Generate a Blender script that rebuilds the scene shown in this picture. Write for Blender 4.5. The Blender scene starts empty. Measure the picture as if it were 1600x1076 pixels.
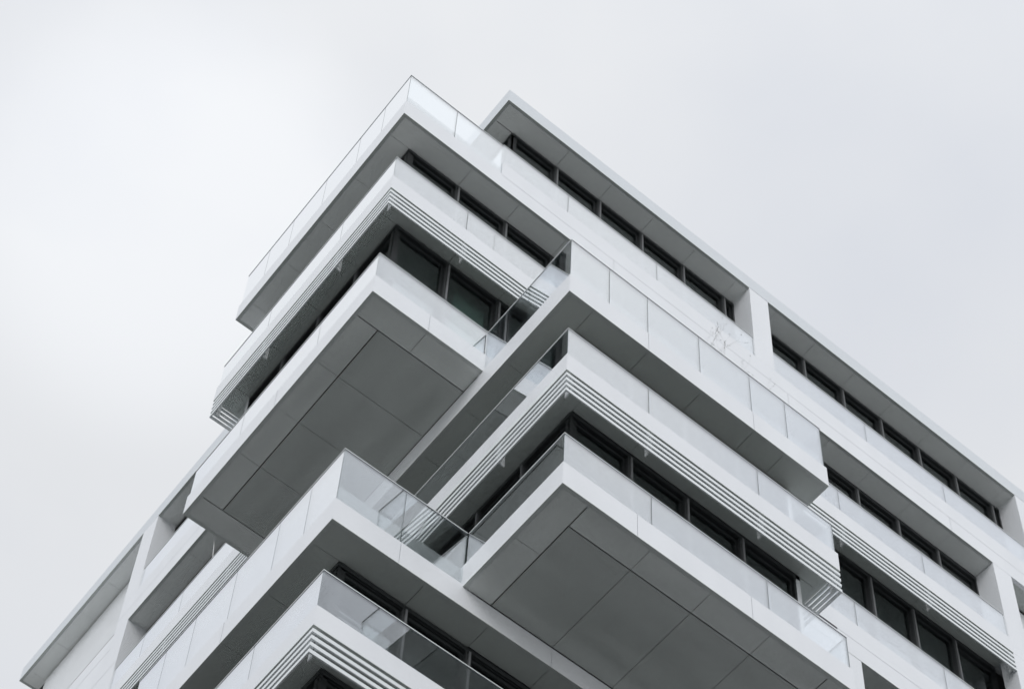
import bpy, math, random
from mathutils import Matrix, Vector

random.seed(7)
D = bpy.data
SC = bpy.context.scene
COL = SC.collection

# ------------------------------------------------------------------ camera
Z0 = 41.9                       # height of the terrace soffit level above the ground
SKEW = 0.05932545667687106      # the two facades meet at a little under a right angle
SA, CA = math.sin(SKEW), math.cos(SKEW)


def W(x, y, z):
    """building coordinates (along right facade, along left facade, height) -> world"""
    return Vector((x + y * SA, y * CA, z + Z0))


yaw, pitch, roll = 0.63954626, 0.99856108, 0.07474643
cy_, sy_, cp_, sp_ = math.cos(yaw), math.sin(yaw), math.cos(pitch), math.sin(pitch)
FW = Vector((sy_ * cp_, cy_ * cp_, sp_))
R0 = Vector((cy_, -sy_, 0.0))
U0 = R0.cross(FW)
cr, sr = math.cos(roll), math.sin(roll)
RV, UV = cr * R0 + sr * U0, -sr * R0 + cr * U0
cd = D.cameras.new('camera')
cam = D.objects.new('camera', cd)
COL.objects.link(cam)
M = Matrix((RV, UV, -FW)).transposed().to_4x4()
M.translation = Vector((-12.82332868, -18.02041607, -40.19420827 + Z0))
cam.matrix_world = M
cd.sensor_fit = 'HORIZONTAL'
cd.sensor_width = 36.0
cd.lens = 3520.93 / 1600 * 36.0
cd.clip_start = 0.5
cd.clip_end = 3000
SC.camera = cam

# ------------------------------------------------------------------ light: overcast day, sun diffused by cloud behind the camera
SUN_EL, SUN_AZ = math.radians(24), math.radians(220)   # azimuth clockwise from +Y
sun_dir = Vector((math.sin(SUN_AZ) * math.cos(SUN_EL), math.cos(SUN_AZ) * math.cos(SUN_EL), math.sin(SUN_EL)))
world = D.worlds.new('World')
SC.world = world
world.use_nodes = True
nt = world.node_tree
nt.nodes.clear()
N = nt.nodes.new
L = nt.links.new
out = N('ShaderNodeOutputWorld')
bg = N('ShaderNodeBackground')
bg.inputs['Strength'].default_value = 0.1
sky = N('ShaderNodeTexSky')
sky.sky_type = 'NISHITA'
sky.sun_disc = False
sky.sun_elevation = SUN_EL
sky.sun_rotation = SUN_AZ
tc = N('ShaderNodeTexCoord')
mp = N('ShaderNodeMapping')
mp.inputs['Scale'].default_value = (1.0, 1.0, 1.5)
L(tc.outputs['Generated'], mp.inputs['Vector'])
n1 = N('ShaderNodeTexNoise')
n1.inputs['Scale'].default_value = 3.2
n1.inputs['Detail'].default_value = 5
n1.inputs['Roughness'].default_value = 0.45
L(mp.outputs['Vector'], n1.inputs['Vector'])
ramp = N('ShaderNodeValToRGB')
ramp.color_ramp.elements[0].position = 0.40
ramp.color_ramp.elements[0].color = (7.22, 7.48, 7.98, 1)
ramp.color_ramp.elements[1].position = 0.60
ramp.color_ramp.elements[1].color = (8.12, 8.28, 8.52, 1)
L(n1.outputs['Fac'], ramp.inputs['Fac'])
# the cloud is thinner round the hidden sun: brighter that way
dot = N('ShaderNodeVectorMath')
dot.operation = 'DOT_PRODUCT'
dot.inputs[1].default_value = sun_dir
L(tc.outputs['Generated'], dot.inputs[0])
mr = N('ShaderNodeMapRange')
mr.inputs['From Min'].default_value = -0.2
mr.inputs['From Max'].default_value = 1.0
mr.inputs['To Min'].default_value = 1.0
mr.inputs['To Max'].default_value = 1.45
L(dot.outputs['Value'], mr.inputs['Value'])
# one thin patch in the cloud layer, high above the left facade
patch_dir = (FW + RV * (-530 / 3520.93) + UV * (200 / 3520.93)).normalized()
dot2 = N('ShaderNodeVectorMath')
dot2.operation = 'DOT_PRODUCT'
dot2.inputs[1].default_value = patch_dir
L(tc.outputs['Generated'], dot2.inputs[0])
mr2 = N('ShaderNodeMapRange')
mr2.interpolation_type = 'SMOOTHERSTEP'
mr2.inputs['From Min'].default_value = math.cos(math.radians(7.0))
mr2.inputs['From Max'].default_value = 1.0
mr2.inputs['To Min'].default_value = 1.0
mr2.inputs['To Max'].default_value = 1.13
L(dot2.outputs['Value'], mr2.inputs['Value'])
mm = N('ShaderNodeMath')
mm.operation = 'MULTIPLY'
L(mr.outputs['Result'], mm.inputs[0])
L(mr2.outputs['Result'], mm.inputs[1])
mul = N('ShaderNodeVectorMath')
mul.operation = 'SCALE'
L(ramp.outputs['Color'], mul.inputs[0])
L(mm.outputs['Value'], mul.inputs['Scale'])
mix = N('ShaderNodeMix')
mix.data_type = 'RGBA'
mix.inputs[0].default_value = 0.94
L(sky.outputs['Color'], mix.inputs[6])
L(mul.outputs['Vector'], mix.inputs[7])
L(mix.outputs[2], bg.inputs['Color'])
L(bg.outputs['Background'], out.inputs['Surface'])

sd = D.lights.new('sun', 'SUN')
sd.energy = 0.75
sd.angle = math.radians(30)
sd.color = (1.0, 0.985, 0.965)
so = D.objects.new('sun', sd)
COL.objects.link(so)
so.rotation_euler = (-sun_dir).to_track_quat('-Z', 'Y').to_euler()
so.location = (0, 0, 90)

SC.view_settings.view_transform = 'Standard'
SC.view_settings.look = 'None'
SC.view_settings.gamma = 1.0
SC.view_settings.exposure = 0.0
SC.render.engine = 'CYCLES'
SC.cycles.max_bounces = 12
SC.cycles.diffuse_bounces = 6
SC.cycles.glossy_bounces = 6
SC.cycles.transparent_max_bounces = 32
SC.cycles.use_denoising = True
SC.cycles.denoising_input_passes = 'RGB'
SC.cycles.use_adaptive_sampling = False
SC.cycles.sample_clamp_indirect = 3.0


# ------------------------------------------------------------------ materials
def mat(name, col, rough=0.5, metal=0.0, spec=0.5, var=0.0, scale=(1, 1, 1), nscale=2.0, bump=0.0):
    m = D.materials.new(name)
    m.use_nodes = True
    t = m.node_tree
    b = t.nodes['Principled BSDF']
    b.inputs['Base Color'].default_value = (*col, 1)
    b.inputs['Roughness'].default_value = rough
    b.inputs['Metallic'].default_value = metal
    b.inputs['Specular IOR Level'].default_value = spec
    if var:
        g = t.nodes.new('ShaderNodeTexCoord')
        mp = t.nodes.new('ShaderNodeMapping')
        mp.inputs['Scale'].default_value = scale
        n = t.nodes.new('ShaderNodeTexNoise')
        n.inputs['Scale'].default_value = nscale
        n.inputs['Detail'].default_value = 4
        mrr = t.nodes.new('ShaderNodeMapRange')
        mrr.inputs['From Min'].default_value = 0.3
        mrr.inputs['From Max'].default_value = 0.7
        mrr.inputs['To Min'].default_value = 1 - var
        mrr.inputs['To Max'].default_value = 1 + var
        sc_ = t.nodes.new('ShaderNodeVectorMath')
        sc_.operation = 'SCALE'
        sc_.inputs[0].default_value = col
        t.links.new(g.outputs['Object'], mp.inputs['Vector'])
        t.links.new(mp.outputs['Vector'], n.inputs['Vector'])
        t.links.new(n.outputs['Fac'], mrr.inputs['Value'])
        t.links.new(mrr.outputs['Result'], sc_.inputs['Scale'])
        t.links.new(sc_.outputs['Vector'], b.inputs['Base Color'])
        m2 = t.nodes.new('ShaderNodeMapRange')
        m2.inputs['To Min'].default_value = max(0.02, rough - 0.1)
        m2.inputs['To Max'].default_value = rough + 0.1
        t.links.new(n.outputs['Fac'], m2.inputs['Value'])
        t.links.new(m2.outputs['Result'], b.inputs['Roughness'])
    return m


def glass(name, refl_lo, refl_hi, tint, f0=0.0, f1=1.0):
    """coated sheet: part mirror, part clear, more mirror towards grazing"""
    m = D.materials.new(name)
    m.use_nodes = True
    t = m.node_tree
    t.nodes.clear()
    o = t.nodes.new('ShaderNodeOutputMaterial')
    mx = t.nodes.new('ShaderNodeMixShader')
    tr = t.nodes.new('ShaderNodeBsdfTransparent')
    tr.inputs['Color'].default_value = (*tint, 1)
    gl = t.nodes.new('ShaderNodeBsdfGlossy')
    gl.inputs['Roughness'].default_value = 0.0
    gl.inputs['Color'].default_value = (0.97, 0.985, 1.0, 1)
    lw = t.nodes.new('ShaderNodeLayerWeight')
    lw.inputs['Blend'].default_value = 0.5
    r = t.nodes.new('ShaderNodeMapRange')
    r.inputs['To Min'].default_value = refl_lo
    r.inputs['To Max'].default_value = refl_hi
    r.inputs['From Min'].default_value = f0
    r.inputs['From Max'].default_value = f1
    t.links.new(lw.outputs['Facing'], r.inputs['Value'])
    t.links.new(r.outputs['Result'], mx.inputs['Fac'])
    t.links.new(tr.outputs['BSDF'], mx.inputs[1])
    t.links.new(gl.outputs['BSDF'], mx.inputs[2])
    t.links.new(mx.outputs['Shader'], o.inputs['Surface'])
    return m


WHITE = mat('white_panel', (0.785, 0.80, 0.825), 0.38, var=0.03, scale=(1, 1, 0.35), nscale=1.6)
SOFFR = mat('lit_upper_soffit', (0.85, 0.87, 0.86), 0.4, var=0.03, nscale=1.2)  # stronger light on the upper soffits is put into this paler colour
SOFF = mat('soffit_panel', (0.52, 0.55, 0.525), 0.33, var=0.05, scale=(1.0, 0.35, 1.0), nscale=1.6)  # lengthwise tone streaks stand in for reflections on the panels
SOFFBY = mat('shaded_box_soffit', (0.47, 0.495, 0.475), 0.24, var=0.11, scale=(1.0, 0.16, 1.0), nscale=2.6)  # inner panels: shade and blurred reflection streaks painted into the tone
SOFFBX = mat('shaded_box_soffit_cross', (0.47, 0.495, 0.475), 0.24, var=0.11, scale=(0.16, 1.0, 1.0), nscale=2.6)  # same painted shade, reflection streaks turned crosswise
SOFFEY = mat('lit_edge_soffit', (0.66, 0.685, 0.665), 0.26, var=0.09, scale=(1.0, 0.2, 1.0), nscale=2.2)  # border strips: light near the outer edges painted as a paler tone
SOFFEX = mat('lit_edge_soffit_cross', (0.66, 0.685, 0.665), 0.26, var=0.09, scale=(0.2, 1.0, 1.0), nscale=2.2)  # painted edge light again, streaks running crosswise
KERB = mat('kerb_render', (0.36, 0.375, 0.375), 0.7, var=0.05)
ROOFW = mat('roof_edge_metal', (0.66, 0.69, 0.72), 0.45, var=0.02)
SOFFX = mat('soffit_panel_cross', (0.52, 0.55, 0.525), 0.33, var=0.05, scale=(0.35, 1.0, 1.0), nscale=1.6)  # painted reflection streaks, running crosswise
GROOVE = mat('dark_joint', (0.05, 0.052, 0.054), 0.8)
HAIR = mat('panel_joint', (0.33, 0.34, 0.36), 0.7)
BODY = mat('concrete_body', (0.10, 0.10, 0.10), 0.9)
PAVE = mat('terrace_paving', (0.06, 0.06, 0.06), 0.8, var=0.08)
RAILM = mat('rail_metal', (0.70, 0.72, 0.73), 0.35)
BLADE = mat('louvre_metal', (0.76, 0.79, 0.80), 0.35, var=0.02)
BRACK = mat('bracket_metal', (0.80, 0.82, 0.83), 0.4)
FRAME = mat('window_frame', (0.016, 0.018, 0.019), 0.38)
FRAME2 = mat('window_head', (0.022, 0.025, 0.026), 0.42)
MULL = mat('mullion_metal', (0.04, 0.043, 0.045), 0.4)
GUIDE = mat('guide_rail_metal', (0.16, 0.165, 0.17), 0.4)
GREYW = mat('grey_wall_panel', (0.72, 0.735, 0.75), 0.5, var=0.03)
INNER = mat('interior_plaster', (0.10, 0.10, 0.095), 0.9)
EDGE = mat('glass_edge', (0.09, 0.115, 0.115), 0.3)
RGLASS = glass('railing_glass', 0.06, 1.0, (0.96, 0.98, 0.985), 0.38, 0.82)
WGLASS = glass('window_glass', 0.04, 0.34, (0.58, 0.68, 0.66))
CURT = mat('curtain_cloth', (0.80, 0.83, 0.79), 0.9)
GROUND = mat('pale_paving', (0.50, 0.505, 0.485), 0.9, var=0.15, nscale=0.15)
BOUNCE_DARK = mat('bounce_dark', (0.065, 0.066, 0.068), 0.9, var=0.15, nscale=0.3)  # dark tone of the unseen sheet that dims bounce light
BARK = mat('twig_bark', (0.36, 0.355, 0.345), 0.9)
POT = mat('planter_clay', (0.30, 0.30, 0.31), 0.7)
POLE = mat('white_pole', (0.8, 0.8, 0.8), 0.4)


# ------------------------------------------------------------------ mesh helpers
class MB:
    def __init__(s):
        s.v, s.f, s.mi, s.mats = [], [], [], []

    def m(s, mt):
        if mt not in s.mats:
            s.mats.append(mt)
        return s.mats.index(mt)

    def hexa(s, bot, top, mt, side=None):
        """prism between two quads given in building coordinates"""
        k = len(s.v)
        s.v += [W(*p) for p in bot] + [W(*p) for p in top]
        i = s.m(mt)
        j = s.m(side) if side else i
        fs = [(k + 3, k + 2, k + 1, k), (k + 4, k + 5, k + 6, k + 7)]
        s.f += fs
        s.mi += [i, i]
        for a in range(4):
            b = (a + 1) % 4
            s.f.append((k + a, k + b, k + 4 + b, k + 4 + a))
            s.mi.append(j)

    def box(s, x0, x1, y0, y1, z0, z1, mt):
        if x1 < x0: x0, x1 = x1, x0
        if y1 < y0: y0, y1 = y1, y0
        if z1 < z0: z0, z1 = z1, z0
        s.hexa([(x0, y0, z0), (x1, y0, z0), (x1, y1, z0), (x0, y1, z0)],
               [(x0, y0, z1), (x1, y0, z1), (x1, y1, z1), (x0, y1, z1)], mt)

    def ribbon(s, path, d0, d1, z0, z1, mt):
        """wall band between inward offsets d0..d1 of an axis-aligned path whose inside is on its right"""
        a, b = offset(path, d0), offset(path, d1)
        for i in range(len(path) - 1):
            q = [a[i], b[i], b[i + 1], a[i + 1]]
            # keep a counter-clockwise order seen from above
            ar = sum(q[k][0] * q[(k + 1) % 4][1] - q[(k + 1) % 4][0] * q[k][1] for k in range(4))
            if ar < 0:
                q.reverse()
            s.hexa([(x, y, z0) for x, y in q], [(x, y, z1) for x, y in q], mt)

    def tube(s, pts, r0, r1, mt, n=5):
        """tapered tube through world points"""
        i = s.m(mt)
        rings = []
        for k, p in enumerate(pts):
            d = (pts[min(k + 1, len(pts) - 1)] - pts[max(k - 1, 0)]).normalized()
            u = d.orthogonal().normalized()
            w = d.cross(u)
            r = r0 + (r1 - r0) * k / (len(pts) - 1)
            b = len(s.v)
            for q in range(n):
                t = 2 * math.pi * q / n
                s.v.append(p + u * (r * math.cos(t)) + w * (r * math.sin(t)))
            rings.append(b)
        for a, b in zip(rings, rings[1:]):
            for q in range(n):
                s.f.append((a + q, a + (q + 1) % n, b + (q + 1) % n, b + q))
                s.mi.append(i)
        s.f.append(tuple(rings[0] + q for q in reversed(range(n)))); s.mi.append(i)
        s.f.append(tuple(rings[-1] + q for q in range(n))); s.mi.append(i)

    def build(s, name, parent=None, label=None):
        me = D.meshes.new(name)
        base = parent.matrix_world.translation if parent is not None else Vector((0, 0, 0))
        me.from_pydata([tuple(p) for p in s.v], [], s.f)
        me.polygons.foreach_set('material_index', s.mi)
        for mt in s.mats:
            me.materials.append(mt)
        me.update()
        o = D.objects.new(name, me)
        COL.objects.link(o)
        if parent is not None:
            o.parent = parent
        if label:
            o['label'] = label
        return o


def offset(path, d):
    """axis-aligned path moved d to its right, mitred"""
    n = len(path)
    dirs = []
    for (x0, y0), (x1, y1) in zip(path, path[1:]):
        l = math.hypot(x1 - x0, y1 - y0)
        dirs.append(((x1 - x0) / l, (y1 - y0) / l))
    res = []
    for i, (x, y) in enumerate(path):
        ns = []
        if i > 0: ns.append((dirs[i - 1][1], -dirs[i - 1][0]))
        if i < n - 1: ns.append((dirs[i][1], -dirs[i][0]))
        if len(ns) == 2 and abs(ns[0][0] - ns[1][0]) + abs(ns[0][1] - ns[1][1]) < 1e-6:
            ns = ns[:1]
        res.append((x + d * sum(q[0] for q in ns), y + d * sum(q[1] for q in ns)))
    return res


def thing(name, label, cat, loc=(0, 0, 0), group=None):
    o = D.objects.new(name, None)
    COL.objects.link(o)
    o.empty_display_size = 0.3
    o.location = loc
    o['label'] = label
    o['category'] = cat
    if group:
        o['group'] = group
    return o


BL = thing('apartment_building', 'white modern apartment building with stacked cantilevered corner balconies, glass railings and louvre bands', 'building')


# ------------------------------------------------------------------ building helpers
XT, YE = -2.52, 6.20        # balcony stack projecting past the left facade
YM, XE = -2.54, 6.148       # balcony stack projecting past the right facade
XM = -0.02
XR, YL = 24.0, 14.5
PT = [(0.0, 0.0), (XT, 0.0), (XT, YE), (0.0, YE)]
PM = [(XE, 0.0), (XE, YM), (XM, YM), (XM, 0.0)]
GX = [0.552 + 1.2575 * k for k in range(-2, 20)]
GXT = [-1.985] + [0.552 + 1.2575 * k for k in range(-1, 20)]
GY = [0.555 + 1.2675 * k for k in range(-2, 16)]


def fascia(mb, path, z0, z1, lip=True, mt=None):
    """white facing: a front sheet and the narrow return under its lower edge"""
    mb.ribbon(path, 0.0, 0.10, z0 + (0.012 if lip else 0), z1, mt or WHITE)
    if lip:
        mb.ribbon(path, 0.0, 0.055, z0, z0 + 0.012, SOFF)


def hair_joints(mb, pts, z0, z1):
    """hairline vertical panel joints: (x, y, 'x'|'y') on the face normal to the named axis"""
    for x, y, ax in pts:
        if ax == 'y':
            mb.box(x - 0.004, x + 0.004, y - 0.0015, y + 0.004, z0, z1, HAIR)
        else:
            mb.box(x - 0.0015, x + 0.004, y - 0.004, y + 0.004, z0, z1, HAIR)


def panels(mb, xs, ys, z, gap=0.010, mt=None, gx=None, gy=None):
    """ceiling panels on a grid with open joints"""
    gx, gy = gx or {}, gy or {}
    for i in range(len(xs) - 1):
        for j in range(len(ys) - 1):
            x0 = xs[i] + gx.get(i, gap) / 2
            x1 = xs[i + 1] - gx.get(i + 1, gap) / 2
            y0 = ys[j] + gy.get(j, gap) / 2
            y1 = ys[j + 1] - gy.get(j + 1, gap) / 2
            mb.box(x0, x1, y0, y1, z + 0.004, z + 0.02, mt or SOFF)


def rail(path, z0, z1, joints, parent, cuts_end=(True, True), inset=0.03, cap=True, capw=0.034):
    """glass railing: separate panels between joints along each leg, one metal cap on top.
    joints: one list of cut positions per leg (along that leg's axis)"""
    a, b = offset(path, inset), offset(path, inset + 0.017)
    for i in range(len(path) - 1):
        ax = 0 if abs(path[i][0] - path[i + 1][0]) > 1e-6 else 1
        s0, s1 = a[i][ax], a[i + 1][ax]
        lo, hi = min(s0, s1), max(s0, s1)
        if i > 0:            # leave the mitred corner to the earlier leg
            if s0 < s1: lo += 0.018
            else: hi -= 0.018
        c = [lo] + sorted(q for q in joints[i] if lo + .05 < q < hi - .05) + [hi]
        o0, o1 = a[i][1 - ax], b[i][1 - ax]
        o0, o1 = min(o0, o1), max(o0, o1)
        for p, q in zip(c, c[1:]):
            g = 0.005
            mb = MB()
            k = len(mb.v)
            p0, q0 = p + (g if p > lo else 0), q - (g if q < hi else 0)
            if ax == 0:
                mb.box(p0, q0, o0, o1, z0, z1, RGLASS)
            else:
                mb.box(o0, o1, p0, q0, z0, z1, RGLASS)
            e = mb.m(EDGE)
            # narrow faces: bottom, top and the two ends
            mb.mi[0] = mb.mi[1] = e
            if ax == 0: mb.mi[3] = mb.mi[5] = e
            else: mb.mi[2] = mb.mi[4] = e
            mb.build('glass_panel', parent)
    if cap:
        mb = MB()
        mb.ribbon(path, inset - (capw - 0.017) / 2, inset + 0.017 + (capw - 0.017) / 2, z1 + 0.001, z1 + 0.020, RAILM)
        mb.build('handrail', parent)


def louvres(path, zt, parent, marks):
    """four flat blades hung under the facing, and the bracket plates that carry them"""
    mb = MB()
    for k in range(4):
        b = zt - 0.062 - 0.1463 * k
        mb.ribbon(path, 0.004, 0.030, b - 0.072, b, BLADE)
    mb.build('louvre', parent)
    for x, y, ax in marks:
        mb = MB()
        if ax == 'y':
            mb.box(x - 0.008, x + 0.008, y + 0.036, y + 0.15, zt - 0.57, zt, BRACK)
            mb.box(x - 0.05, x + 0.05, y + 0.036, y + 0.044, zt - 0.5, zt - 0.02, BRACK)
        else:
            mb.box(x + 0.036, x + 0.15, y - 0.008, y + 0.008, zt - 0.56, zt, BRACK)
            mb.box(x + 0.036, x + 0.044, y - 0.05, y + 0.05, zt - 0.5, zt - 0.02, BRACK)
        mb.build('louvre_bracket', parent)


def window(face, pos, u0, u1, z0, z1, parent=None, last=False, corner=False):
    """one glazed bay. face 'R': plane y=pos, u along x; face 'L': plane x=pos, u along y; v runs inward"""
    mb = MB()

    def bx(m_, a, b, v0, v1, c, d, mt):
        if face == 'R': m_.box(a, b, pos + v0, pos + v1, c, d, mt)
        else: m_.box(pos + v0, pos + v1, a, b, c, d, mt)
    bx(mb, u0, u1, 0.05, 0.16, z1 - 0.04, z1, FRAME)
    bx(mb, u0, u1, -0.01, 0.15, z1 - 0.135, z1 - 0.04, FRAME2)
    bx(mb, u0, u1, 0.015, 0.15, z1 - 0.165, z1 - 0.135, FRAME)
    bx(mb, u0 + 0.05, u1 - 0.05, 0.045, 0.13, z1 - 0.235, z1 - 0.165, FRAME2)
    bx(mb, u0, u1, 0.0, 0.15, z0, z0 + 0.10, FRAME2)
    bx(mb, u0 + 0.05, u0 + 0.115, 0.045, 0.13, z0 + 0.10, z1 - 0.235, FRAME)
    bx(mb, u1 - 0.115, u1 - 0.05, 0.045, 0.13, z0 + 0.10, z1 - 0.235, FRAME)
    o = mb.build('window', parent or BL)
    mb = MB()
    bx(mb, u0 + 0.115, u1 - 0.115, 0.085, 0.10, z0 + 0.10, z1 - 0.235, WGLASS)
    mb.build('pane', o)
    mb = MB()
    ztop = z1 - 0.135
    if not corner:
        bx(mb, u0 - 0.05, u0 + 0.05, 0.0, 0.14, z0, ztop, MULL)
        bx(mb, u0 + 0.004, u0 + 0.044, -0.035, -0.0, z0, ztop - 0.0, GUIDE)
        bx(mb, u0 - 0.046, u0 - 0.028, -0.02, -0.0, z0, ztop - 0.0, MULL)
    else:
        bx(mb, u0, u0 + 0.05, 0.0, 0.14, z0, ztop, FRAME)
    mb.build('mullion', o)
    if last:
        mb = MB()
        bx(mb, u1 - 0.05, u1, 0.0, 0.14, z0, ztop, FRAME)
        mb.build('mullion', o)
    return o


def bays(face, pos, edges, z0, z1, corner=True):
    for k, (a, b) in enumerate(zip(edges, edges[1:])):
        window(face, pos, a, b, z0, z1, last=(k == len(edges) - 2), corner=(corner and k == 0))


def grid(g, lo, hi):
    return [lo] + [q for q in g if lo + 0.3 < q < hi - 0.2] + [hi]


# ================================================================== roof level
ZRB, ZRT = 3.923, 4.424
mb = MB()
fascia(mb, [(XR, 0.0), (0.0, 0.0), (0.0, 21.32), (8.0, 21.32)], ZRB, ZRT, mt=ROOFW)
mb.box(0.1, XR, 0.1, 21.22, ZRB + 0.05, ZRT - 0.02, BODY)
roof = mb.build('roof', BL)
mb = MB(); panels(mb, [0.07] + [0.552 + 1.2575 * k for k in range(1, 18)] + [XR], [0.07, 0.57], ZRB, mt=SOFFR); mb.build('soffit', roof)
mb = MB(); panels(mb, [0.07, 0.57], [0.58] + [0.555 + 1.2675 * k for k in range(1, 17)] + [21.25], ZRB, mt=SOFFR); mb.build('soffit', roof)
# posts up to the roof
for x0, x1 in ((7.18, 7.763), (15.94, 16.55)):
    mb = MB(); mb.box(x0, x1, 0.0, 0.62, 1.052, ZRB + 0.012, WHITE)
    mb.build('pillar', BL)
mb = MB(); mb.box(0.0, 0.62, 14.436, 15.137, 1.052, ZRB + 0.012, WHITE); mb.build('pillar', BL)
bays('R', 0.55, grid(GX, 0.53, 7.18), 0.52, ZRB + 0.006)
bays('R', 0.55, [7.763] + [q for q in GX if 8.0 < q < 15.8] + [15.94], 0.52, ZRB + 0.006)
bays('L', 0.53, [0.53 + 0.02, 1.82, 3.09], 0.52, ZRB + 0.006)
bays('L', 0.53, [10.69, 11.96, 13.23, 14.436], 0.52, ZRB + 0.006)
mb = MB(); mb.box(0.56, 0.62, 3.09, 10.69, 0.52, ZRB, FRAME); mb.build('dark_glazing', BL)
mb = MB(); mb.box(16.55, XR, 0.56, 0.62, 0.52, ZRB, FRAME); mb.build('dark_glazing', BL)
mb = MB(); mb.box(0.52, 0.72, 15.137, 20.80, 0.03, ZRB - 0.05, GREYW); mb.build('recessed_wall', BL)

# ================================================================== level 1: top terrace (T1) and the band of the main block
mb = MB()
fascia(mb, PT, 0.0, 0.56)
mb.box(XT + 0.1, 0.0, 0.1, YE - 0.1, 0.05, 0.40, BODY)
mb.box(XT + 0.11, -0.03, 0.11, YE - 0.11, 0.40, 0.43, PAVE)
mb.ribbon(PT, 0.075, 0.16, 0.43, 0.93, KERB)
hair_joints(mb, [(XT, 0.0, 'y'), ], 0.0, 0.0)
T1 = mb.build('balcony', BL)
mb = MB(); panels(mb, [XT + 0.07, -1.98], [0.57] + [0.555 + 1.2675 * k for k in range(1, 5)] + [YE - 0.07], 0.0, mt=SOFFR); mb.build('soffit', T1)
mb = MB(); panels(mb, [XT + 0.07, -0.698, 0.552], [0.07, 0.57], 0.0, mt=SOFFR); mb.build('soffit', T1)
rail(PT, 0.56, 1.785, [[-1.248], [0.947, 1.856, 3.116, 4.367, 5.301], [-1.27]], T1)

mb = MB()
fascia(mb, [(14.39, 0.0), (0.0, 0.0)], 0.0, 0.50)
fascia(mb, [(0.0, YE), (0.0, YL)], 0.0, 0.50)
mb.box(14.39, XR, 0.0, 0.1, 0.0, 0.50, WHITE)
mb.ribbon([(XR, 0.0), (0.0, 0.0), (0.0, 15.137)], 0.006, 0.11, 0.50, 0.512, HAIR)
mb.ribbon([(XR, 0.0), (0.0, 0.0), (0.0, 15.137)], 0.0, 0.10, 0.512, 1.05, WHITE)
mb.box(0.10, XR, 0.12, 21.0, 0.05, 0.40, BODY)
hair_joints(mb, [(3.07, 0, 'y'), (8.1, 0, 'y'), (13.1, 0, 'y')], 0.02, 0.49)
B1 = mb.build('facade_band', BL)
mb = MB(); panels(mb, [0.552 + 1.2575 * k for k in range(0, 11)] + [14.40], [0.07, 0.55], 0.0, mt=SOFFR); mb.build('soffit', B1)
mb = MB(); panels(mb, [0.07, 0.55], [YE] + [0.555 + 1.2675 * k for k in range(5, 11)] + [14.5], 0.0, mt=SOFFR); mb.build('soffit', B1)
rail([(7.18, 0.0), (-0.0, 0.0)], 1.05, 1.845, [[1.80, 4.325]], B1)
rail([(15.94, 0.0), (7.763, 0.0)], 1.05, 1.845, [[10.62, 13.13]], B1)
rail([(0.0, 0.06), (0.0, 14.436)], 1.05, 1.845, [[1.86, 4.37, 6.9, 9.43, 11.97]], B1)

# storey under level 1
bays('R', 0.55, [-1.985] + [q for q in GX if -1 < q < 14] + [14.40], -2.95, 0.006)
bays('L', -1.985, grid(GY, 0.555, 5.65), -2.95, 0.006)
bays('L', 0.53, [6.89 + 1.2675 * k for k in range(0, 6)] + [14.5], -2.95, 0.006)
mb = MB(); mb.box(-1.985, 0.6, 5.65, 5.75, -3.0, 0.03, GREYW); mb.box(0.53, 0.62, 5.75, 6.89, -3.0, 0.03, GREYW); mb.build('recessed_wall', BL)
mb = MB(); mb.box(14.40, 15.0, 0.003, 0.62, -3.06, 0.0, WHITE); mb.build('pillar', BL)
mb = MB(); mb.box(15.0, XR, 0.55, 0.75, -3.0, -0.06, GREYW)
mb.box(15.0, XR, 0.07, 0.53, 0.004, 0.02, SOFFX); mb.build('recessed_wall', BL)
mb = MB(); mb.box(14.42, XR, 0.004, 0.4, -7.9, -3.06, WHITE); mb.box(15.0, XR, 0.004, 0.1, -3.06, -1.80, WHITE); mb.build('side_wall', BL)
# plain end of the left facade
mb = MB()
mb.box(0.0, 1.5, 14.5, 20.82, -Z0 + 0.0, -0.012, WHITE)
mb.box(0.0, 0.25, 15.137, 20.82, -0.012, 0.03, WHITE)
mb.box(0.0, 0.62, 14.5, 15.137, -0.012, 0.50, WHITE)
mb.box(-0.0015, 0.01, 15.14, 20.8, -0.50, -0.492, HAIR)
mb.box(-0.0015, 0.01, 14.52, 20.8, -1.45, -1.442, HAIR)
mb.box(-0.0015, 0.01, 17.6, 17.608, -6, -0.02, HAIR)
mb.build('side_wall', BL)

# ================================================================== level 2: louvred band
mb = MB()
fascia(mb, PT, -3.072, -2.585)
mb.box(XT + 0.1, 0.0, 0.1, YE - 0.1, -3.02, -2.72, BODY)
B2 = mb.build('balcony', BL)
mb = MB(); panels(mb, [XT + 0.07, -1.98], [0.57] + [0.555 + 1.2675 * k for k in range(1, 5)] + [YE - 0.07], -3.072); mb.build('soffit', B2)
mb = MB(); panels(mb, [XT + 0.07, -0.698, 0.552], [0.07, 0.57], -3.072, mt=SOFFX); mb.build('soffit', B2)
mb = MB(); panels(mb, [-1.98, 0.0], [5.66, YE - 0.07], -3.072); mb.build('soffit', B2)
rail(PT, -2.585, -1.81, [[-0.70], [1.85, 4.40], []], B2)
louvres(PT, -3.072, B2, [(-0.70, 0, 'y'), (-2.42, 0.02, 'y'), (XT, 1.80, 'x'), (XT, 4.33, 'x'), (XT, 6.05, 'x')])
mb = MB()
R2, L2 = [(14.42, 0.0), (0.0, 0.0)], [(0.0, YE), (0.0, YL)]
fascia(mb, R2, -3.072, -2.585)
fascia(mb, L2, -3.072, -2.585)
mb.box(0.10, XR, 0.12, 21.0, -3.02, -2.72, BODY)
F2 = mb.build('facade_band', BL)
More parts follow.
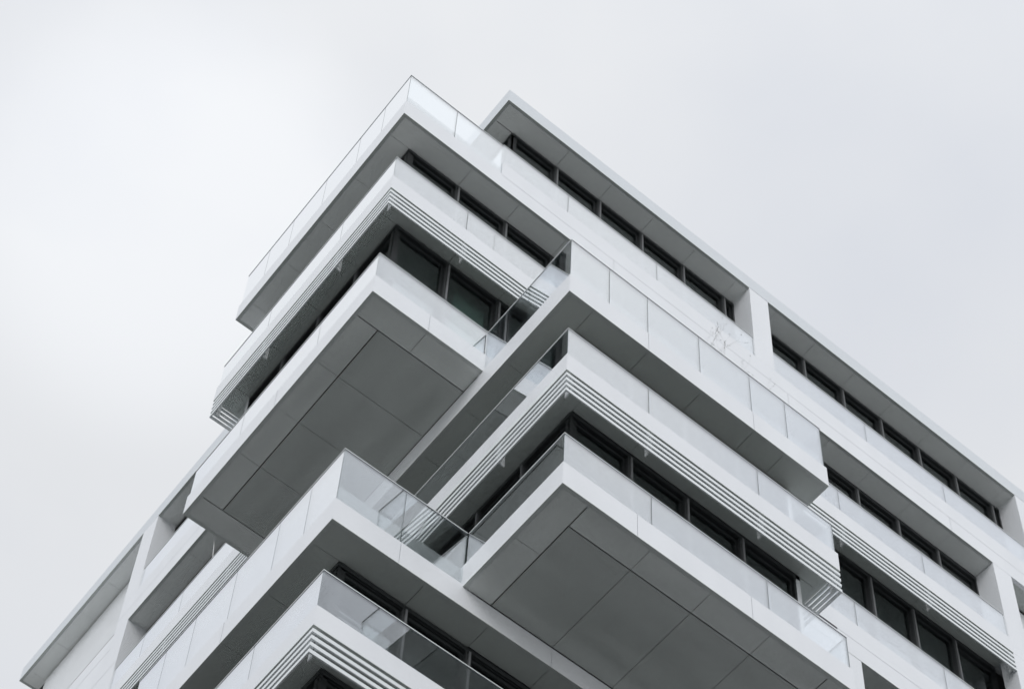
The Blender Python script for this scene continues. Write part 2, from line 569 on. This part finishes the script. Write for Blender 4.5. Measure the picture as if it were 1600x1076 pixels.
mb = MB(); panels(mb, [0.552 + 1.2575 * k for k in range(0, 11)] + [14.42], [0.07, 0.55], -3.072, mt=SOFFX); mb.build('soffit', F2)
mb = MB(); panels(mb, [0.07, 0.55], [YE] + [0.555 + 1.2675 * k for k in range(5, 11)] + [14.5], -3.072); mb.build('soffit', F2)
rail(R2, -2.585, -1.81, [[1.80, 4.31, 6.85, 9.37, 11.87]], F2)
rail(L2, -2.585, -1.76, [[9.05, 11.58, 13.2]], F2)
louvres(R2, -3.072, F2, [(x, 0, 'y') for x in (1.80, 4.31, 6.85, 9.37, 11.87, 14.33)])
louvres(L2, -3.072, F2, [(0, y, 'x') for y in (6.85, 9.4, 11.9, 14.3)])
# storey under level 2
ZC = -3.066
bays('R', 0.55, [-1.985] + [q for q in GX if -1 < q < 14] + [14.40], -6.15, ZC)
bays('L', -1.985, grid(GY, 0.555, 5.65), -6.15, ZC)
bays('L', 0.53, [6.89 + 1.2675 * k for k in range(0, 6)] + [14.5], -6.15, ZC)
mb = MB(); mb.box(-1.985, 0.6, 5.65, 5.75, -6.3, ZC, GREYW); mb.box(0.53, 0.62, 5.75, 6.89, -6.3, ZC, GREYW); mb.build('recessed_wall', BL)

# ================================================================== level 3: lower box (B3) over the long right-hand terrace (M1)
mb = MB()
fascia(mb, PT, -6.821, -6.273)
mb.box(XT + 0.1, XM - 0.002, 0.1, YE - 0.1, -6.77, -6.40, BODY)
hair_joints(mb, [(-1.27, 0.0, 'y'), (XT, 3.12, 'x')], -6.80, -6.28)
B3 = mb.build('balcony', BL)
xs = [XT + 0.07, -1.98, XM - 0.004]
ys = [0.07, 0.58] + [0.555 + 1.2675 * k for k in range(1, 4)] + [5.63, YE - 0.07]
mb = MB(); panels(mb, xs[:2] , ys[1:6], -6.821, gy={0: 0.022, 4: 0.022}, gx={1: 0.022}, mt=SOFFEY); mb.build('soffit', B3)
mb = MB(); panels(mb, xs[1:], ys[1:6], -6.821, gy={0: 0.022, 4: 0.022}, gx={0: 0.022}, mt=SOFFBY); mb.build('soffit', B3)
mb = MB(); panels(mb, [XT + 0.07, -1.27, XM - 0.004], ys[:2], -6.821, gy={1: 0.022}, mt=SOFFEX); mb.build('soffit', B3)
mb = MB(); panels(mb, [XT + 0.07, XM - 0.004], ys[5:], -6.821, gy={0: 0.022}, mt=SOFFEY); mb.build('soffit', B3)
rail(PT, -6.273, -5.466, [[], [1.90, 4.46], []], B3)

mb = MB()
fascia(mb, PM, -7.36, -6.83)
mb.ribbon(PM[:3] + [(XM, -0.001)], 0.0, 0.10, -6.83, -6.797, WHITE)
mb.box(XM + 0.1, XE - 0.1, YM + 0.1, 0.0, -7.31, -6.95, BODY)
mb.box(XM + 0.11, XE - 0.11, YM + 0.11, -0.02, -6.95, -6.92, PAVE)
mb.ribbon(PM, 0.075, 0.16, -6.92, -6.43, KERB)
hair_joints(mb, [(1.8, YM, 'y'), (4.31, YM, 'y')], -7.34, -6.80)
M1 = mb.build('balcony', BL)
mb = MB(); panels(mb, [0.552 + 1.2575 * k for k in range(0, 4)] + [5.07, XE - 0.07], [YM + 0.07, -1.98], -7.36, mt=SOFFX); mb.build('soffit', M1)
mb = MB(); panels(mb, [XM + 0.07, 0.552], [YM + 0.07, -0.70, 0.555], -7.36); mb.build('soffit', M1)
mb = MB(); panels(mb, [5.60, XE - 0.07], [-1.98, -0.02], -7.36); mb.build('soffit', M1)
rail(PM, -6.797, -5.556, [[-1.27], [0.907, 1.815, 3.062, 4.317, 5.208], [-1.27]], M1)

mb = MB()
R3 = [(XR, 0.0), (0.0, 0.0)]
mb.ribbon(R3, 0.0, 0.10, -6.795, -6.24, WHITE)
mb.ribbon([(0.0, YE), (0.0, YL)], 0.0, 0.10, -6.821, -6.24, WHITE)
fascia(mb, [(XR, 0.0), (XE, 0.0)], -7.313, -6.807)
fascia(mb, [(XM, 0.0), (XM, YL)], -7.36, -6.833)
mb.box(XE + 0.002, XR, 0.012, 0.1, -6.807, -6.795, HAIR)
mb.box(XE + 0.01, 8.77, -0.003, 0.05, -6.845, -6.79, GROOVE)
mb.box(0.10, XR, 0.12, 21.0, -7.26, -6.90, BODY)
F3 = mb.build('facade_band', BL)
mb = MB(); panels(mb, [XM + 0.07, 0.53], [0.555 + 1.2675 * k for k in range(0, 11)] + [14.5], -7.36); mb.build('soffit', F3)
mb = MB(); panels(mb, [9.356] + [q for q in GX if 9.6 < q < 15] + [XR], [0.07, 0.55], -7.313, mt=SOFFX); mb.build('soffit', F3)
rail([(14.42, 0.0), (0.0, 0.0)], -6.24, -5.455, [[1.82, 4.33, 6.9, 9.42, 11.92]], F3)
rail([(0.0, YE), (0.0, YL)], -6.24, -5.455, [[9.05, 11.58]], F3)

# storey under level 3
ZC = -7.354
bays('R', -1.98, grid(GX, 0.53, 5.60), -9.75, ZC)
bays('L', 0.53, [-1.96, -0.70, 0.555, 1.82, 3.09], -9.75, ZC)
mb = MB(); mb.box(5.60, 5.70, -1.98, 0.0, -9.9, ZC, GREYW); mb.build('recessed_wall', BL)
mb = MB(); mb.box(0.56, 0.62, 3.09, 14.5, -9.9, ZC, FRAME); mb.build('dark_glazing', BL)
mb = MB(); mb.box(5.70, 9.356, 0.004, 0.62, -9.9, -7.30, WHITE); mb.build('side_wall', BL)
bays('R', 0.55, [9.356, 10.61, 11.87, 13.13, 14.4], -10.2, -7.307)

# ================================================================== level 4: louvred band of the right-hand stack (M2)
PM2 = [(XE, 0.0), (XE, YM), (XM, YM), (XM, YE)]
mb = MB()
fascia(mb, PM2, -9.797, -9.313)
mb.box(XM + 0.1, XE - 0.1, YM + 0.1, 0.0, -9.75, -9.45, BODY)
mb.box(0.1, XR, 0.12, 21.0, -9.75, -9.45, BODY)
M2 = mb.build('balcony', BL)
mb = MB(); panels(mb, [0.552 + 1.2575 * k for k in range(0, 5)] + [XE - 0.07], [YM + 0.07, -1.98], -9.797, mt=SOFFX); mb.build('soffit', M2)
mb = MB(); panels(mb, [XM + 0.07, 0.552], [YM + 0.07, -0.70, 0.555, 1.82, 3.09, 4.36, YE], -9.797); mb.build('soffit', M2)
mb = MB(); panels(mb, [5.60, XE - 0.07], [-1.98, -0.02], -9.797); mb.build('soffit', M2)
rail(PM2, -9.313, -8.505, [[], [1.80, 4.316], [-0.70, 1.8]], M2)
louvres(PM2, -9.797, M2, [(x, YM, 'y') for x in (0.08, 1.80, 4.316, 6.0)] + [(XM, y, 'x') for y in (-0.70, 1.83)])
mb = MB()
fascia(mb, [(XR, 0.0), (XE, 0.0)], -10.35, -9.313)
mb.build('facade_band', BL)
ZC = -9.791
bays('R', -1.98, grid(GX, 0.53, 5.60), -12.25, ZC)
bays('L', 0.53, [-1.96, -0.70, 0.555, 1.82, 3.09], -12.25, ZC)
mb = MB(); mb.box(5.60, 5.70, -1.98, 0.0, -12.4, ZC, GREYW); mb.build('recessed_wall', BL)
mb = MB(); mb.box(0.56, 0.62, 3.09, 14.5, -12.9, ZC, FRAME); mb.build('dark_glazing', BL)
mb = MB(); mb.box(5.70, 15.0, 0.004, 0.62, -12.9, -10.33, WHITE); mb.build('side_wall', BL)

# ================================================================== level 5: right-hand box (M3) over the lower left terrace (N1)
mb = MB()
fascia(mb, PM, -12.891, -12.331)
mb.box(XM + 0.1, XE - 0.1, YM + 0.1, -0.002, -12.84, -12.45, BODY)
hair_joints(mb, [(1.49, YM, 'y'), (3.9, YM, 'y')], -12.87, -12.34)
M3 = mb.build('balcony', BL)
xs = [XM + 0.07, 0.55] + [0.552 + 1.2575 * k for k in range(1, 4)] + [5.60, XE - 0.07]
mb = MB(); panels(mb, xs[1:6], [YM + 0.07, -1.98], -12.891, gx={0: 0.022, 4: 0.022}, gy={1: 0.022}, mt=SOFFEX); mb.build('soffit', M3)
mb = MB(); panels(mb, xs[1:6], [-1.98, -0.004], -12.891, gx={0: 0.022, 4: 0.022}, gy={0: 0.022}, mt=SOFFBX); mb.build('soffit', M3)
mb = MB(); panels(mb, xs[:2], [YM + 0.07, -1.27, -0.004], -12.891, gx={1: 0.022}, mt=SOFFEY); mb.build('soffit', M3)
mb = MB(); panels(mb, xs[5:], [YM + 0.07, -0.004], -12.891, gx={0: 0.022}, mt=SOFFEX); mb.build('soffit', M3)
rail(PM, -12.331, -11.537, [[], [1.818, 4.321], [-0.9]], M3)

mb = MB()
fascia(mb, PT, -13.362, -12.836)
mb.box(XT + 0.1, 0.0, 0.1, YE - 0.1, -13.31, -12.96, BODY)
mb.box(XT + 0.11, -0.03, 0.11, YE - 0.11, -12.96, -12.93, PAVE)
mb.ribbon(PT, 0.075, 0.16, -12.93, -12.40, KERB)
hair_joints(mb, [(-1.248, 0.0, 'y'), (XT, 3.12, 'x')], -13.34, -12.85)
N1_ = mb.build('balcony', BL)
mb = MB(); panels(mb, [XT + 0.07, -1.98], [0.57] + [0.555 + 1.2675 * k for k in range(1, 5)] + [YE - 0.07], -13.362); mb.build('soffit', N1_)
mb = MB(); panels(mb, [XT + 0.07, -0.698, 0.552], [0.07, 0.57], -13.362, mt=SOFFX); mb.build('soffit', N1_)
rail(PT, -12.836, -11.507, [[-1.248], [0.947, 1.856, 3.116, 4.367, 5.301], [-1.27]], N1_)
mb = MB()
fascia(mb, [(XR, 0.0), (0.0, 0.0)], -13.362, -12.905)
fascia(mb, [(0.0, YE), (0.0, YL)], -13.362, -12.905)
mb.ribbon([(XR, 0.0), (XE, 0.0)], 0.0, 0.1, -12.893, -12.30, WHITE)
mb.ribbon([(XM, 0.0), (XM, YL)], 0.0, 0.1, -12.893, -12.331, WHITE)
mb.box(0.10, XR, 0.12, 21.0, -13.31, -12.95, BODY)
hair_joints(mb, [(0.552 + 1.2575 * k * 1.0, 0.0, 'y') for k in (1, 3, 5)], -13.34, -12.91)
F5 = mb.build('facade_band', BL)
mb = MB(); panels(mb, [0.552 + 1.2575 * k for k in range(0, 11)] + [14.42], [0.07, 0.55], -13.362, mt=SOFFX); mb.build('soffit', F5)
rail([(XM, 0.06), (XM, YE)], -12.331, -11.537, [[1.82, 4.33]], F5)
ZC = -13.356
bays('R', 0.55, [-1.985] + [q for q in GX if -1 < q < 4] + [4.32], -15.75, ZC)
bays('L', -1.985, [0.555, 1.82, 3.09], -15.75, ZC)
mb = MB(); mb.box(4.32, 14.4, 0.56, 0.62, -15.9, ZC, FRAME); mb.build('dark_glazing', BL)
mb = MB(); mb.box(-1.955, -1.9, 3.09, 5.65, -15.9, ZC, FRAME); mb.box(0.56, 0.62, 5.65, 14.5, -15.9, ZC, FRAME); mb.build('dark_glazing', BL)
mb = MB(); mb.box(-1.985, 0.6, 5.65, 5.75, -15.9, ZC, GREYW); mb.build('recessed_wall', BL)

# ================================================================== level 6: lower louvred band (N2)
mb = MB()
fascia(mb, PT, -15.816, -15.376)
mb.box(XT + 0.1, 0.0, 0.1, YE - 0.1, -15.77, -15.46, BODY)
N2_ = mb.build('balcony', BL)
mb = MB(); panels(mb, [XT + 0.07, -1.98], [0.57] + [0.555 + 1.2675 * k for k in range(1, 5)] + [YE - 0.07], -15.816); mb.build('soffit', N2_)
mb = MB(); panels(mb, [XT + 0.07, -0.698, 0.552], [0.07, 0.57], -15.816, mt=SOFFX); mb.build('soffit', N2_)
rail(PT, -15.376, -14.547, [[-0.0], [1.864, 4.40], []], N2_)
louvres(PT, -15.816, N2_, [(-2.42, 0.02, 'y'), (-0.70, 0, 'y'), (XT, 1.80, 'x'), (XT, 4.33, 'x')])
mb = MB()
fascia(mb, [(XR, 0.0), (0.0, 0.0)], -15.816, -15.376)
fascia(mb, [(0.0, YE), (0.0, YL)], -15.816, -15.376)
mb.box(0.10, XR, 0.12, 21.0, -15.77, -15.46, BODY)
F6 = mb.build('facade_band', BL)
rail([(XR, 0.0), (0.0, 0.0)], -15.376, -14.547, [[1.8, 4.31, 6.85, 9.4, 12]], F6)
louvres([(14.4, 0.0), (0.0, 0.0)], -15.816, F6, [(x, 0, 'y') for x in (1.8, 4.31)])
ZC = -15.81
bays('R', 0.55, [-1.985, -0.70, 0.552], -18.6, ZC)
bays('L', -1.985, [0.555, 1.82, 3.09], -18.6, ZC)
mb = MB(); mb.box(0.552, 14.4, 0.56, 0.62, -18.9, ZC, FRAME); mb.box(-1.955, -1.9, 3.09, 5.65, -18.9, ZC, FRAME)
mb.box(0.56, 0.62, 5.65, 14.5, -18.9, ZC, FRAME); mb.build('dark_glazing', BL)
mb = MB(); mb.box(-1.985, 0.6, 5.65, 5.75, -18.9, ZC, GREYW); mb.build('recessed_wall', BL)

# ================================================================== everything further down (below the picture): the pattern goes on
mb = MB()
fascia(mb, PT, -18.90, -18.35); mb.box(XT + .1, 0, .1, YE - .1, -18.8, -18.5, PAVE)
fascia(mb, PM, -19.36, -18.82); mb.box(XM + .1, XE - .1, YM + .1, 0, -19.3, -18.9, PAVE)
fascia(mb, PM, -22.0, -21.4); mb.box(XM + .1, XE - .1, YM + .1, 0, -21.9, -21.5, PAVE)
fascia(mb, PM, -24.9, -24.3); mb.box(XM + .1, XE - .1, YM + .1, 0, -24.8, -24.4, PAVE)
z = -19.36
while z > -Z0 + 2:
    mb.ribbon([(XR, 0.0), (0.0, 0.0), (0.0, YL)], 0.0, 0.1, z, z + 1.05, WHITE)
    z -= 3.0
mb.box(0.56, XR, 0.56, 14.5, -Z0, -18.95, FRAME)
mb.box(0.6, 5.6, -1.98, 0.5, -24.5, -18.95, FRAME)
mb.build('lower_storeys', BL)
# inner core, so that nobody sees through the block
mb = MB()
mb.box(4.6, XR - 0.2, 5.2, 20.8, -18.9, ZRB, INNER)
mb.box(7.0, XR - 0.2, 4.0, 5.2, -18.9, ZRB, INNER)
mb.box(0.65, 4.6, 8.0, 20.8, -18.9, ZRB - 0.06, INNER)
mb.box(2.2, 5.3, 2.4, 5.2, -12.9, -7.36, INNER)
mb.build('interior_core', BL)


# ================================================================== loose things
def curtain():
    o = thing('curtain', 'pale gathered curtain hanging behind the dark window under the upper louvre band', 'curtain', W(0.1, 0.9, -6.1))
    mb = MB()
    n = 90
    x0, x1, z0, z1 = -0.30, 0.42, -6.1, -3.04
    i = mb.m(CURT)
    for k in range(n + 1):
        x = x0 + (x1 - x0) * k / n
        y = 0.86 + 0.028 * math.sin(k * 0.75) + 0.012 * math.sin(k * 0.53 + 1)
        mb.v += [W(x, y, z0) - o.location, W(x, y + 0.004, z1) - o.location]
    for k in range(n):
        a = 2 * k
        mb.f.append((a, a + 2, a + 3, a + 1)); mb.mi.append(i)
    c = mb.build('cloth', o)
    md = c.modifiers.new('thickness', 'SOLIDIFY'); md.thickness = 0.006
    for p in c.data.polygons: p.use_smooth = True


curtain()


def shrub(x, y, top, seed, label, spread):
    rnd = random.Random(seed)
    base = W(x, y, -6.92)
    o = thing('bare_shrub', label, 'shrub', base, 'bare shrubs on the long right-hand terrace')
    h = top + 6.92
    mb = MB()
    zs = [(0.0, 0.13), (0.30, 0.17), (0.33, 0.185), (0.36, 0.185), (0.36, 0.16), (0.31, 0.15)]
    n = 14
    i = mb.m(POT)
    for zz, r in zs:
        for q in range(n):
            t = 2 * math.pi * q / n
            mb.v.append(Vector((r * math.cos(t), r * math.sin(t), zz)))
    for k in range(len(zs) - 1):
        for q in range(n):
            mb.f.append((k * n + q, k * n + (q + 1) % n, (k + 1) * n + (q + 1) % n, (k + 1) * n + q)); mb.mi.append(i)
    mb.f.append(tuple(reversed(range(n)))); mb.mi.append(i)
    mb.f.append(tuple((len(zs) - 1) * n + q for q in range(n))); mb.mi.append(i)
    mb.build('planter', o)
    mb = MB()

    def grow(p, d, length, r, depth):
        pts = [p.copy()]
        m = 4
        for s in range(m):
            d = (d + Vector((rnd.uniform(-1, 1), rnd.uniform(-1, 1), rnd.uniform(-.2, .5))) * 0.16).normalized()
            p = p + d * (length / m)
            p.y = max(p.y, -0.24)
            pts.append(p.copy())
        mb.tube(pts, r, r * 0.55, BARK, 5)
        if depth:
            for s in range(rnd.randint(3, 5)):
                q = pts[rnd.randint(1, m)]
                e = (d + Vector((rnd.uniform(-1, 1) * spread, rnd.uniform(-1, 1) * 0.7, rnd.uniform(-.1, .6)))).normalized()
                grow(q.copy(), e, length * rnd.uniform(.4, .62), r * 0.55, depth - 1)
        else:
            for s in range(2):     # buds / a few dry leaves
                q = pts[rnd.randint(2, m)]
                e = Vector((rnd.uniform(-1, 1), rnd.uniform(-1, 1), rnd.uniform(-.3, 1))).normalized() * rnd.uniform(.02, .035)
                mb.tube([q, q + e * .6, q + e], 0.005, 0.003, BARK, 4)
    for s in range(2):
        d = Vector((rnd.uniform(-.35, .35) * spread, rnd.uniform(-.12, .2), 1)).normalized()
        grow(Vector((rnd.uniform(-.06, .06), rnd.uniform(-.06, .06), 0.3)), d, (h - 0.3) * 0.66, 0.0048, 2)
    mb.build('twigs', o)


shrub(3.40, -2.14, -3.95, 3, 'tallest bare twiggy shrub in the row above the long glass railing, leftmost of four', 0.35)
shrub(4.05, -2.14, -4.4, 5, 'medium bare twiggy shrub above the long glass railing, second from left of four', 0.5)
shrub(4.55, -2.14, -4.65, 8, 'low bare twiggy shrub above the long glass railing, third from left of four', 0.6)
shrub(5.05, -2.14, -4.85, 11, 'lowest bare twiggy shrub above the long glass railing, rightmost of four', 0.6)

pl = thing('thin_pole', 'thin white pole leaning from a balcony railing up to the soffit on the left facade', 'pole', W(0.08, 10.55, -2.6))
mb = MB()
a, b = W(0.10, 10.36, -2.70) - pl.location, W(0.33, 11.27, 0.0) - pl.location
mb.tube([a, a.lerp(b, .5), b], 0.010, 0.010, POLE, 8)
mb.build('rod', pl)

# ------------------------------------------------------------------ ground
me = D.meshes.new('ground')
me.from_pydata([(-600, -600, 0), (600, -600, 0), (600, 600, 0), (-600, 600, 0)], [], [(0, 1, 2, 3)])
me.materials.append(GROUND)
g = D.objects.new('ground', me)
COL.objects.link(g)
g['kind'] = 'structure'
me = D.meshes.new('bounce_dim_sheet')
me.from_pydata([(-46, -46, 0.02), (60, -46, 0.02), (60, 60, 0.02), (-46, 60, 0.02)], [], [(0, 1, 2, 3)])
me.materials.append(BOUNCE_DARK)
g = D.objects.new('bounce_dim_sheet', me)  # unseen dark sheet added to cut bounce light on the lower soffits
COL.objects.link(g)
g['kind'] = 'structure'
